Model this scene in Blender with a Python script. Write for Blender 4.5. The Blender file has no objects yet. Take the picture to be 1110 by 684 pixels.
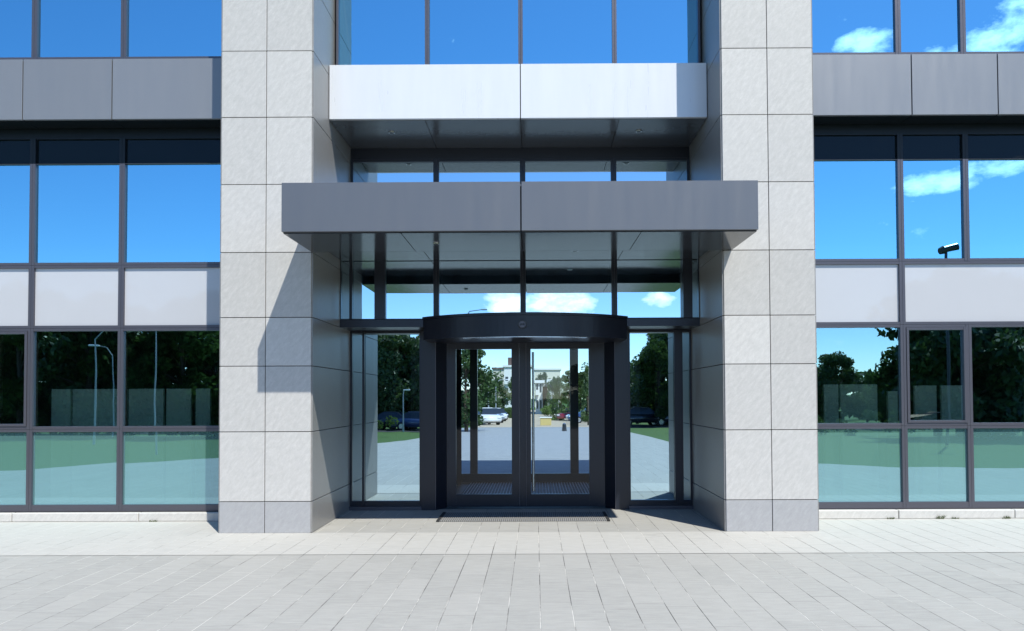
import bpy, bmesh, math, random
from mathutils import Vector, Matrix
random.seed(7)
S = bpy.context.scene
COL = S.collection
R = math.radians

# ------------------------------------------------------------------ camera
cam_d = bpy.data.cameras.new('camera')
cam = bpy.data.objects.new('camera', cam_d); COL.objects.link(cam)
right = Vector((0.99998374, 0.00384486, -0.00421108))
fwd = Vector((-0.00373583, 0.99966527, 0.02560056))
up = Vector((0.0043081, -0.02558441, 0.99966338))
M = Matrix((right, up, -fwd)).transposed().to_4x4()
M.translation = Vector((0.2107, -9.081, 1.6))
cam.matrix_world = M
cam_d.sensor_width = 36.0; cam_d.sensor_fit = 'HORIZONTAL'
cam_d.lens = 830.0/1110.0*36.0
cam_d.shift_x = -0.0201; cam_d.shift_y = 0.0603
cam_d.clip_start = 0.05; cam_d.clip_end = 3000
S.camera = cam
S.render.resolution_x = 1024; S.render.resolution_y = 631

# ------------------------------------------------------------------ light
SUN = Vector((0.59, -1.0, 1.56)).normalized()          # towards the sun
el = math.asin(SUN.z); az = math.atan2(SUN.x, SUN.y)
W = bpy.data.worlds.new('World'); S.world = W; W.use_nodes = True
nt = W.node_tree; nt.nodes.clear()
def N(t, **k):
    n = nt.nodes.new(t)
    for a, b in k.items(): setattr(n, a, b)
    return n
out = N('ShaderNodeOutputWorld'); bg = N('ShaderNodeBackground'); bg.inputs['Strength'].default_value = 0.135
sky = N('ShaderNodeTexSky', sky_type='NISHITA'); sky.sun_disc = False
sky.sun_elevation = el; sky.sun_rotation = az
sky.air_density = 0.8; sky.dust_density = 0.15; sky.ozone_density = 3.5; sky.altitude = 300
hsv = N('ShaderNodeHueSaturation'); hsv.inputs['Saturation'].default_value = 1.13
nt.links.new(sky.outputs[0], hsv.inputs['Color'])
tc = N('ShaderNodeTexCoord')
mp = N('ShaderNodeMapping'); mp.inputs['Scale'].default_value = (1, 1, 1.9)
nt.links.new(tc.outputs['Generated'], mp.inputs['Vector'])
no = N('ShaderNodeTexNoise'); no.inputs['Scale'].default_value = 13; no.inputs['Detail'].default_value = 9; no.inputs['Roughness'].default_value = 0.6
nt.links.new(mp.outputs[0], no.inputs['Vector'])
nrm = N('ShaderNodeVectorMath', operation='NORMALIZE'); nt.links.new(tc.outputs['Generated'], nrm.inputs[0])
# cloud banks: (image x, y of the patch in the glass) -> mirrored direction; half sizes in radians
acc = None
def bank(px, py, sx, sy, w=1.0, mirror=True):
    global acc
    v = fwd + right*((px-577.3)/830) - up*((py-408.97)/830)
    if mirror: v.y = -v.y
    v.normalize()
    a = math.atan2(v.x, -v.y if mirror else v.y); e = math.asin(v.z)
    # local tangent axes of the patch
    t1 = Vector((-v.y, v.x, 0)).normalized(); t2 = v.cross(t1)
    d1 = N('ShaderNodeVectorMath', operation='DOT_PRODUCT'); d1.inputs[1].default_value = t1/sx
    d2 = N('ShaderNodeVectorMath', operation='DOT_PRODUCT'); d2.inputs[1].default_value = t2/sy
    d3 = N('ShaderNodeVectorMath', operation='DOT_PRODUCT'); d3.inputs[1].default_value = v
    for d in (d1, d2, d3): nt.links.new(nrm.outputs[0], d.inputs[0])
    p1 = N('ShaderNodeMath', operation='MULTIPLY'); nt.links.new(d1.outputs['Value'], p1.inputs[0]); nt.links.new(d1.outputs['Value'], p1.inputs[1])
    p2 = N('ShaderNodeMath', operation='MULTIPLY_ADD'); nt.links.new(d2.outputs['Value'], p2.inputs[0]); nt.links.new(d2.outputs['Value'], p2.inputs[1]); nt.links.new(p1.outputs[0], p2.inputs[2])
    g = N('ShaderNodeMapRange'); g.inputs['From Min'].default_value = 0; g.inputs['From Max'].default_value = 1
    g.inputs['To Min'].default_value = w; g.inputs['To Max'].default_value = 0
    nt.links.new(p2.outputs[0], g.inputs['Value'])
    f3 = N('ShaderNodeMath', operation='GREATER_THAN'); f3.inputs[1].default_value = 0.3; nt.links.new(d3.outputs['Value'], f3.inputs[0])
    m = N('ShaderNodeMath', operation='MULTIPLY'); nt.links.new(g.outputs[0], m.inputs[0]); nt.links.new(f3.outputs[0], m.inputs[1])
    if acc is None: acc = m
    else:
        q = N('ShaderNodeMath', operation='MAXIMUM'); nt.links.new(acc.outputs[0], q.inputs[0]); nt.links.new(m.outputs[0], q.inputs[1]); acc = q
for b in [(548,324,.045,.022,1), (605,326,.075,.03,1), (500,320,.035,.018,.55), (716,326,.03,.016,.8),
          (940,48,.05,.022,1), (1012,52,.03,.02,.6), (1088,38,.07,.045,1), (1020,198,.06,.018,.85), (1085,180,.07,.02,.8),
          (600,196,.07,.012,.6), (500,197,.06,.012,.45), (1400,150,.2,.08,1), (-300,180,.2,.06,.9),
          (560,380,.12,.012,.7)]: bank(*b)
bank(530, 386, .07, .012, .35, False)
cl = N('ShaderNodeMath', operation='MULTIPLY_ADD'); cl.inputs[1].default_value = 0.34
nt.links.new(acc.outputs[0], cl.inputs[0]); nt.links.new(no.outputs['Fac'], cl.inputs[2])
cr = N('ShaderNodeMapRange'); cr.inputs['From Min'].default_value = 0.66; cr.inputs['From Max'].default_value = 0.84
nt.links.new(cl.outputs[0], cr.inputs['Value'])
mx = N('ShaderNodeMixRGB'); mx.inputs['Color2'].default_value = (10.5, 10.8, 11.2, 1)
nt.links.new(cr.outputs[0], mx.inputs['Fac']); nt.links.new(hsv.outputs[0], mx.inputs['Color1'])
nt.links.new(mx.outputs[0], bg.inputs['Color']); nt.links.new(bg.outputs[0], out.inputs['Surface'])

sd = bpy.data.lights.new('sun', 'SUN'); sd.energy = 4.0; sd.angle = R(0.53); sd.color = (1.0, 0.955, 0.87)
so = bpy.data.objects.new('sun', sd); COL.objects.link(so)
so.rotation_euler = SUN.to_track_quat('Z', 'Y').to_euler(); so.location = (20, -30, 40)
S.view_settings.view_transform = 'Standard'; S.view_settings.look = 'None'
S.view_settings.gamma = 1.0; S.view_settings.exposure = 0.62; S.view_settings.use_curve_mapping = False
S.cycles.max_bounces = 12; S.cycles.transparent_max_bounces = 24
S.cycles.transmission_bounces = 12; S.cycles.glossy_bounces = 8

# ------------------------------------------------------------------ materials
MAT = {}
class NB:
    def __init__(s, name):
        s.m = bpy.data.materials.new(name); s.m.use_nodes = True; s.t = s.m.node_tree; s.t.nodes.clear()
        s.o = s('ShaderNodeOutputMaterial'); MAT[name] = s.m
    def __call__(s, t, **k):
        n = s.t.nodes.new(t)
        for a, b in k.items(): setattr(n, a, b)
        return n
    def l(s, a, b): s.t.links.new(a, b)
    def coord(s, scale=(1,1,1), rot=(0,0,0), obj=False):
        c = s('ShaderNodeTexCoord'); g = s('ShaderNodeNewGeometry') ; m = s('ShaderNodeMapping')
        m.inputs['Scale'].default_value = scale; m.inputs['Rotation'].default_value = rot
        s.l(c.outputs['Object'] if obj else g.outputs['Position'], m.inputs['Vector']); return m.outputs[0]
    def noise(s, vec, scale, detail=6, rough=.6):
        n = s('ShaderNodeTexNoise'); n.inputs['Scale'].default_value = scale; n.inputs['Detail'].default_value = detail
        n.inputs['Roughness'].default_value = rough; s.l(vec, n.inputs['Vector']); return n.outputs['Fac']
    def ramp(s, fac, stops):
        r = s('ShaderNodeValToRGB'); e = r.color_ramp.elements
        while len(e) > 1: e.remove(e[-1])
        e[0].position = stops[0][0]; e[0].color = (*stops[0][1], 1)
        for p, c in stops[1:]:
            x = e.new(p); x.color = (*c, 1)
        s.l(fac, r.inputs['Fac']); return r.outputs['Color']
    def mixc(s, fac, a, b, mode='MIX'):
        m = s('ShaderNodeMixRGB', blend_type=mode)
        for k, v in (('Fac', fac), ('Color1', a), ('Color2', b)):
            if hasattr(v, 'is_output'): s.l(v, m.inputs[k])
            elif k == 'Fac': m.inputs[k].default_value = v
            else: m.inputs[k].default_value = (*v, 1)
        return m.outputs[0]
    def math(s, op, a, b=0.0, c=None):
        m = s('ShaderNodeMath', operation=op)
        for i, v in enumerate((a, b) if c is None else (a, b, c)):
            if hasattr(v, 'is_output'): s.l(v, m.inputs[i])
            else: m.inputs[i].default_value = v
        return m.outputs[0]
    def bsdf(s, col, rough=.5, metal=0, spec=.5, coat=0, bump=None, bstr=.3, bdist=.01):
        b = s('ShaderNodeBsdfPrincipled')
        for k, v in (('Base Color', col), ('Roughness', rough), ('Metallic', metal), ('Specular IOR Level', spec), ('Coat Weight', coat)):
            if hasattr(v, 'is_output'): s.l(v, b.inputs[k])
            elif k == 'Base Color': b.inputs[k].default_value = (*v, 1)
            else: b.inputs[k].default_value = v
        b.inputs['Coat Roughness'].default_value = .02
        if bump is not None:
            n = s('ShaderNodeBump'); n.inputs['Strength'].default_value = bstr; n.inputs['Distance'].default_value = bdist
            s.l(bump, n.inputs['Height']); s.l(n.outputs[0], b.inputs['Normal'])
        s.l(b.outputs[0], s.o.inputs['Surface']); return b

def plain(name, col, rough=.5, metal=0, coat=0, var=.12, scale=3.0, spec=.5, bs=0.0):
    b = NB(name); v = b.coord()
    n = b.noise(v, scale, 5)
    c = b.mixc(n, tuple(x*(1-var) for x in col), tuple(min(1, x*(1+var)) for x in col))
    n2 = b.noise(v, scale*9, 4)
    r = b.math('MULTIPLY_ADD', n2, .12, rough-.06)
    b.bsdf(c, r, metal, spec, coat, bump=n2 if bs else None, bstr=bs)
    return b.m

def stone(name, a, c_, rough, var=.07):
    b = NB(name)
    v0 = b.coord(rot=(0, R(-38), R(0))); mm = b('ShaderNodeMapping'); mm.inputs['Scale'].default_value = (1, 1, .38); b.l(v0, mm.inputs['Vector'])
    v = mm.outputs[0]
    n1 = b.noise(v, 24, 10, .78); n2 = b.noise(b.coord(), 85, 4, .7); n3 = b.noise(b.coord(), .9, 3)
    c = b.ramp(n1, [(.3, a), (.52, tuple((x+y)/2 for x, y in zip(a, c_))), (.7, c_)])
    c = b.mixc(b.math('MULTIPLY', n2, .45), c, tuple(x*.62 for x in a))
    c = b.mixc(b.math('MULTIPLY', n3, .10), c, (.36, .35, .34))
    g = b('ShaderNodeNewGeometry')
    k = b.math('MULTIPLY_ADD', g.outputs['Random Per Island'], var*2, 1-var)
    c = b.mixc(1.0, c, (1, 1, 1), 'MULTIPLY')
    h = b('ShaderNodeHueSaturation'); b.l(k, h.inputs['Value']); b.l(c, h.inputs['Color'])
    rr = b.math('MULTIPLY_ADD', n1, .2, rough-.1)
    b.bsdf(h.outputs[0], rr, bump=n2, bstr=.15, bdist=.002)
    return b.m
stone('pier_stone', (.43, .425, .405), (.62, .612, .588), .55, .085)
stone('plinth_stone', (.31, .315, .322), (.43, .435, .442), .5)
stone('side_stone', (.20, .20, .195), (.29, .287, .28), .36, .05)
stone('sill_stone', (.48, .47, .44), (.68, .67, .63), .7)
plain('joint', (.03, .028, .028), .9)
plain('frame_metal', (.105, .105, .125), .38, .55, var=.04)
plain('dark_frame', (.028, .033, .046), .3, .4, var=.04)
plain('door_metal', (.013, .017, .028), .33, .1, var=.04)
def panel(name, col, rough, metal=0, coat=0, spec=.5):
    b = NB(name); g = b('ShaderNodeNewGeometry')
    st = b.noise(b.coord(scale=(5, 5, .5)), 2.0, 3, .45); sm = b.noise(b.coord(), .8, 3)
    c = b.mixc(st, tuple(x*.96 for x in col), tuple(x*1.035 for x in col))
    h = b('ShaderNodeHueSaturation'); b.l(b.math('MULTIPLY_ADD', g.outputs['Random Per Island'], .07, .965), h.inputs['Value']); b.l(c, h.inputs['Color'])
    b.bsdf(h.outputs[0], b.math('MULTIPLY_ADD', st, .16, rough-.08), metal, spec, coat, bump=sm, bstr=.3, bdist=.01)
    return b.m
panel('cladding_grey', (.218, .232, .252), .42, .35)
panel('canopy_grey', (.138, .148, .165), .38, .4)
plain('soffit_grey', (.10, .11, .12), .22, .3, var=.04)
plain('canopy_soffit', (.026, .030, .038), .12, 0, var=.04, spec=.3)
panel('white_panel', (.64, .66, .68), .3, .1, coat=.3)
plain('spandrel_white', (.445, .46, .485), .4, 0, coat=1.0, var=.02)
MAT['spandrel_white'].node_tree.nodes['Principled BSDF'].inputs['Coat IOR'].default_value = 1.5
plain('head_black', (.006, .010, .014), .35, spec=.3)
plain('steel', (.55, .55, .56), .25, .9)
plain('black_plastic', (.012, .012, .014), .3)
plain('interior_wall', (.035, .05, .055), .8)
plain('interior_floor', (.07, .09, .09), .5)
plain('screen_fabric', (.55, .75, .64), .8, var=.05)
plain('chair_dark', (.02, .025, .03), .6)
plain('paper', (.75, .8, .82), .5)
plain('rubber', (.02, .02, .02), .8)

def glass(name, refl, rtint, ttint, film=0.0, filmcol=(.3, .5, .42), wav=.0):
    b = NB(name)
    lw = b('ShaderNodeLayerWeight'); lw.inputs['Blend'].default_value = .5
    f = b.math('POWER', lw.outputs['Facing'], 4.0); f = b.math('MULTIPLY_ADD', f, 1-refl, refl)
    gl = b('ShaderNodeBsdfGlossy'); gl.inputs['Roughness'].default_value = .0; gl.inputs['Color'].default_value = (*rtint, 1)
    tr = b('ShaderNodeBsdfTransparent'); tr.inputs['Color'].default_value = (*ttint, 1)
    base = tr.outputs[0]
    if film:
        d = b('ShaderNodeBsdfDiffuse'); d.inputs['Color'].default_value = (*filmcol, 1)
        m0 = b('ShaderNodeMixShader'); m0.inputs[0].default_value = film; b.l(tr.outputs[0], m0.inputs[1]); b.l(d.outputs[0], m0.inputs[2]); base = m0.outputs[0]
    if wav:
        n = b.noise(b.coord(scale=(1, 1, .7)), 1.1, 2, .4)
        bp = b('ShaderNodeBump'); bp.inputs['Strength'].default_value = 1; bp.inputs['Distance'].default_value = wav
        b.l(n, bp.inputs['Height']); b.l(bp.outputs[0], gl.inputs['Normal'])
    m = b('ShaderNodeMixShader'); b.l(f, m.inputs[0]); b.l(base, m.inputs[1]); b.l(gl.outputs[0], m.inputs[2])
    b.l(m.outputs[0], b.o.inputs['Surface'])
glass('coated_glass', .78, (.36, .79, 1.0), (.85, .98, .92), wav=.0012)
glass('vision_glass', .56, (.50, .84, 1.0), (.92, 1, .96), wav=.0012)
glass('film_glass', .42, (.52, .84, 1.0), (.3, .4, .4), film=.85, filmcol=(.12, .26, .25), wav=.0012)
glass('lobby_glass', .80, (.62, .86, 1.0), (.30, .40, .40), wav=.0010)
glass('head_glass', .02, (.7, .85, 1.0), (.1, .14, .15), film=.5, filmcol=(.01, .018, .02))
glass('clear_glass', .03, (1, 1, 1), (.80, .90, .96))

# paving -----------------------------------------------------------
def paving(name, ca, cb2, cc, dirt):
    b = NB(name)
    pos = b.coord(); sp = b('ShaderNodeSeparateXYZ'); b.l(pos, sp.inputs[0])
    RW = .24
    row = b.math('FLOOR', b.math('DIVIDE', sp.outputs[0], RW))
    wn = b('ShaderNodeTexWhiteNoise', noise_dimensions='1D'); b.l(row, wn.inputs['W'])
    jx = b.noise(b.coord(scale=(1, .25, 1)), 1.5, 3)
    fx = b.math('PINGPONG', b.math('ADD', sp.outputs[0], b.math('MULTIPLY', b.math('SUBTRACT', jx, .5), .012)), RW/2)
    lj = b('ShaderNodeMapRange'); lj.inputs['From Min'].default_value = .0012; lj.inputs['From Max'].default_value = .0045
    lj.inputs['To Min'].default_value = 1; lj.inputs['To Max'].default_value = 0
    b.l(b.math('ABSOLUTE', b.math('SUBTRACT', b.math('PINGPONG', sp.outputs[0], RW/2), 0.0)), lj.inputs['Value'])
    # rows are RW/2-pingponged: joints lie every RW
    yo = b.math('MULTIPLY_ADD', wn.outputs['Value'], 3.1, sp.outputs[1])
    sl = b.math('MULTIPLY_ADD', wn.outputs['Value'], .25, .62)
    q = b.math('DIVIDE', yo, sl)
    cell = b.math('FLOOR', q)
    fy = b.math('MULTIPLY', b.math('PINGPONG', q, .5), sl)
    # distance to the nearest integer of q
    cj = b('ShaderNodeMapRange'); cj.inputs['From Min'].default_value = .001; cj.inputs['From Max'].default_value = .004
    cj.inputs['To Min'].default_value = 1; cj.inputs['To Max'].default_value = 0
    b.l(b.math('MULTIPLY', b.math('PINGPONG', q, .5), sl), cj.inputs['Value'])
    cb_ = b('ShaderNodeCombineXYZ'); b.l(row, cb_.inputs[0]); b.l(cell, cb_.inputs[1])
    sn = b('ShaderNodeTexWhiteNoise', noise_dimensions='3D'); b.l(cb_.outputs[0], sn.inputs['Vector'])
    streak = b.noise(b.coord(scale=(1, 5, 1)), 5.0, 8, .68)
    fine = b.noise(b.coord(scale=(1, 2.2, 1)), 55, 6, .75)
    big = b.noise(b.coord(), .35, 5)
    c = b.ramp(streak, [(.28, ca), (.5, cb2), (.72, cc)])
    c = b.mixc(b.math('MULTIPLY', fine, .55), c, dirt)
    c = b.mixc(b.math('MULTIPLY', sn.outputs['Value'], .22), c, (.50, .49, .455))
    c = b.mixc(b.math('MULTIPLY', big, .35), c, (.33, .33, .31))
    vo = b('ShaderNodeTexVoronoi'); vo.inputs['Scale'].default_value = 1.7; b.l(b.coord(), vo.inputs['Vector'])
    gum = b.math('MULTIPLY', b.math('LESS_THAN', vo.outputs['Distance'], .03), .35); c = b.mixc(gum, c, (.14, .14, .13))
    stn = b('ShaderNodeMapRange'); stn.inputs['From Min'].default_value = .60; stn.inputs['From Max'].default_value = .74; stn.inputs['To Max'].default_value = .32
    b.l(b.noise(b.coord(scale=(1, 1.6, 1)), .9, 7, .72), stn.inputs['Value']); c = b.mixc(stn.outputs[0], c, (.19, .19, .175))
    jn = b.noise(b.coord(), 1.1, 5, .7); jn2 = b.noise(b.coord(), .45, 2)
    jc = b.ramp(b.math('ADD', jn, b.math('MULTIPLY', sp.outputs[0], -.012)), [(.40, (.07, .068, .062)), (.5, (.30, .295, .27)), (.58, (.62, .61, .56))])
    vis = b.math('MULTIPLY', cj.outputs[0], b.math('GREATER_THAN', jn2, .42))
    jf = b.math('MAXIMUM', lj.outputs[0], b.math('MULTIPLY', cj.outputs[0], .55))
    c = b.mixc(jf, c, jc)
    hgt = b.math('SUBTRACT', b.math('MULTIPLY', streak, .5), jf)
    b.bsdf(c, .75, spec=.35, bump=b.math('ADD', hgt, b.math('MULTIPLY', fine, .4)), bstr=.6, bdist=.006)
paving('paving', (.31, .308, .286), (.378, .376, .35), (.447, .444, .41), (.215, .218, .208))
paving('pale_paving', (.42, .415, .385), (.49, .485, .45), (.56, .555, .515), (.34, .34, .32))  # same slabs in a paler colour, for the band along the facade

def ground_mat(name, cols, sc, bump=.5, rough=.9):
    b = NB(name); n = b.noise(b.coord(), sc, 8, .7); n2 = b.noise(b.coord(), sc*.07, 3)
    c = b.ramp(n, [(.3, cols[0]), (.5, cols[1]), (.7, cols[2])])
    c = b.mixc(b.math('MULTIPLY', n2, .4), c, cols[1])
    b.bsdf(c, rough, spec=.2, bump=n, bstr=bump, bdist=.02)
ground_mat('grass', ((.035, .075, .015), (.06, .12, .025), (.11, .17, .04)), 9)
ground_mat('asphalt', ((.04, .04, .042), (.055, .055, .055), (.07, .07, .07)), 30)
ground_mat('tan_paving', ((.40, .33, .24), (.48, .40, .30), (.56, .47, .36)), 5, .2)
ground_mat('grey_paving', ((.25, .27, .29), (.30, .32, .34), (.35, .37, .38)), 4, .2)
ground_mat('bark', ((.05, .035, .025), (.09, .065, .045), (.13, .10, .07)), 12)
def leafmat(name, a, c2):
    b = NB(name); g = b('ShaderNodeNewGeometry')
    n = b.noise(b.coord(), .9, 3)
    f = b.math('ADD', b.math('MULTIPLY', g.outputs['Random Per Island'], .6), b.math('MULTIPLY', n, .5))
    c = b.ramp(f, [(.2, a), (.8, c2)])
    p = b('ShaderNodeBsdfPrincipled'); b.l(c, p.inputs['Base Color']); p.inputs['Roughness'].default_value = .5
    t = b('ShaderNodeBsdfTranslucent'); b.l(c, t.inputs['Color'])
    m = b('ShaderNodeMixShader'); m.inputs[0].default_value = .3; b.l(p.outputs[0], m.inputs[1]); b.l(t.outputs[0], m.inputs[2])
    b.l(m.outputs[0], b.o.inputs['Surface'])
leafmat('leaf_dark', (.022, .05, .014), (.07, .13, .03))
leafmat('leaf_green', (.035, .075, .015), (.10, .16, .04))
leafmat('leaf_light', (.06, .12, .02), (.16, .24, .06))
plain('weed', (.10, .13, .05), .7)
plain('facade_white', (.72, .71, .68), .8, var=.06)
plain('facade_cream', (.62, .58, .48), .8, var=.06)
plain('facade_pink', (.42, .25, .21), .8)
plain('roof_brown', (.13, .08, .07), .7)
plain('pane_dark', (.03, .04, .055), .12)
plain('car_white', (.75, .76, .78), .25, coat=1, var=.01)
plain('car_red', (.28, .015, .03), .25, coat=1, var=.02)
plain('car_blue', (.03, .06, .16), .25, coat=1, var=.02)
plain('car_dark', (.02, .025, .035), .25, coat=1, var=.02)
plain('car_silver', (.4, .42, .44), .25, .5, coat=1, var=.02)
plain('lamp_red', (.5, .02, .02), .3); plain('lamp_clear', (.8, .82, .85), .2)
plain('pole_grey', (.42, .44, .46), .4, .3)
plain('yellow_paint', (.55, .42, .16), .6)

# mat with ribs
b = NB('ribbed_mat')
v = b.coord()
wv = b('ShaderNodeTexWave', wave_type='BANDS', bands_direction='X'); wv.inputs['Scale'].default_value = 6.2; b.l(v, wv.inputs['Vector'])
wy = b('ShaderNodeTexWave', wave_type='BANDS', bands_direction='Y'); wy.inputs['Scale'].default_value = 2.8; b.l(v, wy.inputs['Vector'])
k = b.math('MULTIPLY', b.math('GREATER_THAN', wv.outputs['Fac'], .8), b.math('GREATER_THAN', wy.outputs['Fac'], .35))
c = b.mixc(k, (.028, .034, .04), (.75, .77, .8))
b.bsdf(c, .6, bump=wv.outputs['Fac'], bstr=.4)
b = NB('scraper_mat')
v = b.coord()
wv = b('ShaderNodeTexWave', wave_type='BANDS', bands_direction='X'); wv.inputs['Scale'].default_value = 12; b.l(v, wv.inputs['Vector'])
c = b.mixc(wv.outputs['Fac'], (.10, .10, .10), (.27, .27, .26))
b.bsdf(c, .8, bump=wv.outputs['Fac'], bstr=.5)

# ------------------------------------------------------------------ mesh helpers
class MB:
    def __init__(s): s.bm = bmesh.new()
    def box(s, x0, x1, y0, y1, z0, z1, bev=0):
        vs = [s.bm.verts.new((x, y, z)) for x in (x0, x1) for y in (y0, y1) for z in (z0, z1)]
        fs = [s.bm.faces.new([vs[i] for i in q]) for q in ((0,1,3,2), (4,6,7,5), (0,4,5,1), (2,3,7,6), (0,2,6,4), (1,5,7,3))]
        if bev: bmesh.ops.bevel(s.bm, geom=list({e for f in fs for e in f.edges}), offset=bev, segments=1, affect='EDGES')
        return s
    def poly(s, pts):
        s.bm.faces.new([s.bm.verts.new(p) for p in pts]); return s
    def prism(s, pts, z0, z1):
        a = [s.bm.verts.new((p[0], p[1], z0)) for p in pts]; c = [s.bm.verts.new((p[0], p[1], z1)) for p in pts]
        n = len(pts); s.bm.faces.new(a[::-1]); s.bm.faces.new(c)
        for i in range(n): s.bm.faces.new((a[i], a[(i+1) % n], c[(i+1) % n], c[i]))
        return s
    def side(s, pts, x0, x1):       # profile in (y,z) extruded along x
        a = [s.bm.verts.new((x0, p[0], p[1])) for p in pts]; c = [s.bm.verts.new((x1, p[0], p[1])) for p in pts]
        n = len(pts); s.bm.faces.new(a); s.bm.faces.new(c[::-1])
        for i in range(n): s.bm.faces.new((a[i], c[i], c[(i+1) % n], a[(i+1) % n]))
        return s
    def tube(s, p, q, r0, r1=None, n=10):
        r1 = r0 if r1 is None else r1; p = Vector(p); q = Vector(q); d = (q-p).normalized()
        u = d.orthogonal().normalized(); w = d.cross(u)
        A = []; B = []
        for i in range(n):
            t = 2*math.pi*i/n; o = u*math.cos(t)+w*math.sin(t)
            A.append(s.bm.verts.new(p+o*r0)); B.append(s.bm.verts.new(q+o*r1))
        for i in range(n): s.bm.faces.new((A[i], A[(i+1) % n], B[(i+1) % n], B[i]))
        s.bm.faces.new(A[::-1]); s.bm.faces.new(B); return s
    def arc(s, cx, cy, r0, r1, a0, a1, z0, z1, n=40):
        prev = None
        for i in range(n+1):
            t = a0+(a1-a0)*i/n; c, q = math.cos(t), math.sin(t)
            cur = [s.bm.verts.new((cx+r*c, cy+r*q, z)) for r in (r0, r1) for z in (z0, z1)]
            if prev:
                for i0, i1 in ((0,1), (1,3), (3,2), (2,0)): s.bm.faces.new((prev[i0], prev[i1], cur[i1], cur[i0]))
            else: s.bm.faces.new((cur[0], cur[1], cur[3], cur[2]))
            prev = cur
        s.bm.faces.new((prev[0], prev[2], prev[3], prev[1])); return s
    def build(s, name, mat, parent=None, label=None, cat=None, group=None, kind=None, smooth=False, rec=True):
        if rec: bmesh.ops.recalc_face_normals(s.bm, faces=s.bm.faces)
        me = bpy.data.meshes.new(name); s.bm.to_mesh(me); s.bm.free()
        for m in (mat if isinstance(mat, (list, tuple)) else [mat]): me.materials.append(MAT[m])
        if smooth:
            for p in me.polygons: p.use_smooth = True
        o = bpy.data.objects.new(name, me); COL.objects.link(o)
        if parent: o.parent = parent
        tag(o, label, cat, group, kind); return o
def tag(o, label=None, cat=None, group=None, kind=None):
    for k, v in (('label', label), ('category', cat), ('group', group), ('kind', kind)):
        if v: o[k] = v
def empty(name, label, cat, loc=(0,0,0), rz=0, group=None):
    o = bpy.data.objects.new(name, None); COL.objects.link(o); o.location = loc; o.rotation_euler = (0, 0, rz)
    o.empty_display_size = .2; tag(o, label, cat, group); return o
def copy_tree(o, parent=None):
    c = o.copy(); COL.objects.link(c); c.parent = parent
    for ch in list(o.children): copy_tree(ch, c)
    return c

# ------------------------------------------------------------------ ground
def H(y):                      # the ground falls gently away on both sides of the building
    if y < -6: return -.02*(min(-6-y, 84))
    if y > 8: return -.016*min(y-8, 90)
    return 0.0
def sheet(name, mat, polys, dz, kind='structure'):
    m = MB()
    for pts in polys: m.poly([(x, y, H(y)+dz) for x, y in pts])
    return m.build(name, mat, kind=kind, rec=False)
E_ = 1200
sheet('ground', 'grass', [[(-E_, a_), (E_, a_), (E_, c_), (-E_, c_)] for a_, c_ in ((-E_, -90), (-90, -6), (-6, 8), (8, 98), (98, E_))], -.05)
sheet('plaza_paving', 'paving', [[(-70,1.9), (-70,-4.2), (-16,-4.9), (-11.3,-6), (8.5,-6), (10.5,-5.7), (20,-5.4), (70,-5), (70,1.9)],
      [(-11.3,-6), (-10.4,-8.2), (-8.9,-11), (-7.2,-16), (-5.9,-22.7), (-5.8,-42), (5.6,-42), (5.5,-22), (5.4,-14), (6.0,-9), (8.5,-6)]], 0)
sheet('rear_plaza', 'grey_paving', [[(-14,5.95), (14,5.95), (14,8), (-14,8)], [(-14,8), (14,8), (14,30), (10,44), (5,47), (-4.5,47), (-8,38), (-13,26)]], 0)
sheet('passage_floor', 'interior_floor', [[(-14,1.9), (14,1.9), (14,5.95), (-14,5.95)]], -.004)
sheet('road', 'asphalt', [[(-90,-52), (90,-52), (90,-42), (-90,-42)]], -.03)
sheet('street', 'tan_paving', [[(-4.4,47.1), (4.9,47.1), (9,50), (16,56), (16,64), (5.5,66), (4.5,98), (-4.2,98)], [(-4.2,98), (4.5,98), (3.4,170), (-3.2,170)]], .004)
sheet('side_street', 'asphalt', [[(-40,56), (-4.35,56), (-4.25,66), (-40,66)]], .002)

sheet('pale_paving', 'pale_paving', [[(-70,-1.25), (70,-1.25), (70,.0), (-70,.0)], [(-70,0), (-3.45,0), (-3.45,1.0), (-70,1.0)], [(3.45,0), (70,0), (70,1.0), (3.45,1.0)]], .004)
# ------------------------------------------------------------------ the building
B = empty('office_building', 'modern office building with stone piers, blue mirror glass and a grey entrance canopy', 'building')
ZJ = [0, .374, 1.199, 1.979, 2.5585, 3.336, 4.153, 4.963, 5.767, 6.575, 7.38, 7.75]
gp = .009
for sg in (-1, 1):
    W0, Wm, W1 = 2.44, 3.0, 3.554
    def X(a, c): return (min(sg*a, sg*c), max(sg*a, sg*c))
    core = MB().box(*X(W0+.02, W1-.02), .02, 1.83, 0.0, 7.74)
    pier = core.build('stone_pier', 'joint', B)
    cl_ = MB(); pn = MB(); sd_ = MB(); so2 = MB()
    for i in range(len(ZJ)-1):
        z0, z1 = ZJ[i]+gp/2, ZJ[i+1]-gp/2
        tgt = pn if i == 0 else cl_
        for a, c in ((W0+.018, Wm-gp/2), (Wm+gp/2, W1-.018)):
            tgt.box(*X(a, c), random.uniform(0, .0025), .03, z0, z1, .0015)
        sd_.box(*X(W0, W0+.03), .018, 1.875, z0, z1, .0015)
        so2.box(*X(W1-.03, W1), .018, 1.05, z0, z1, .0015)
    cl_.build('front_slabs', 'pier_stone', pier); pn.build('base_slabs', 'plinth_stone', pier); sd_.build('side_slabs', 'side_stone', pier); so2.build('side_slabs', 'side_stone', pier)

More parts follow.
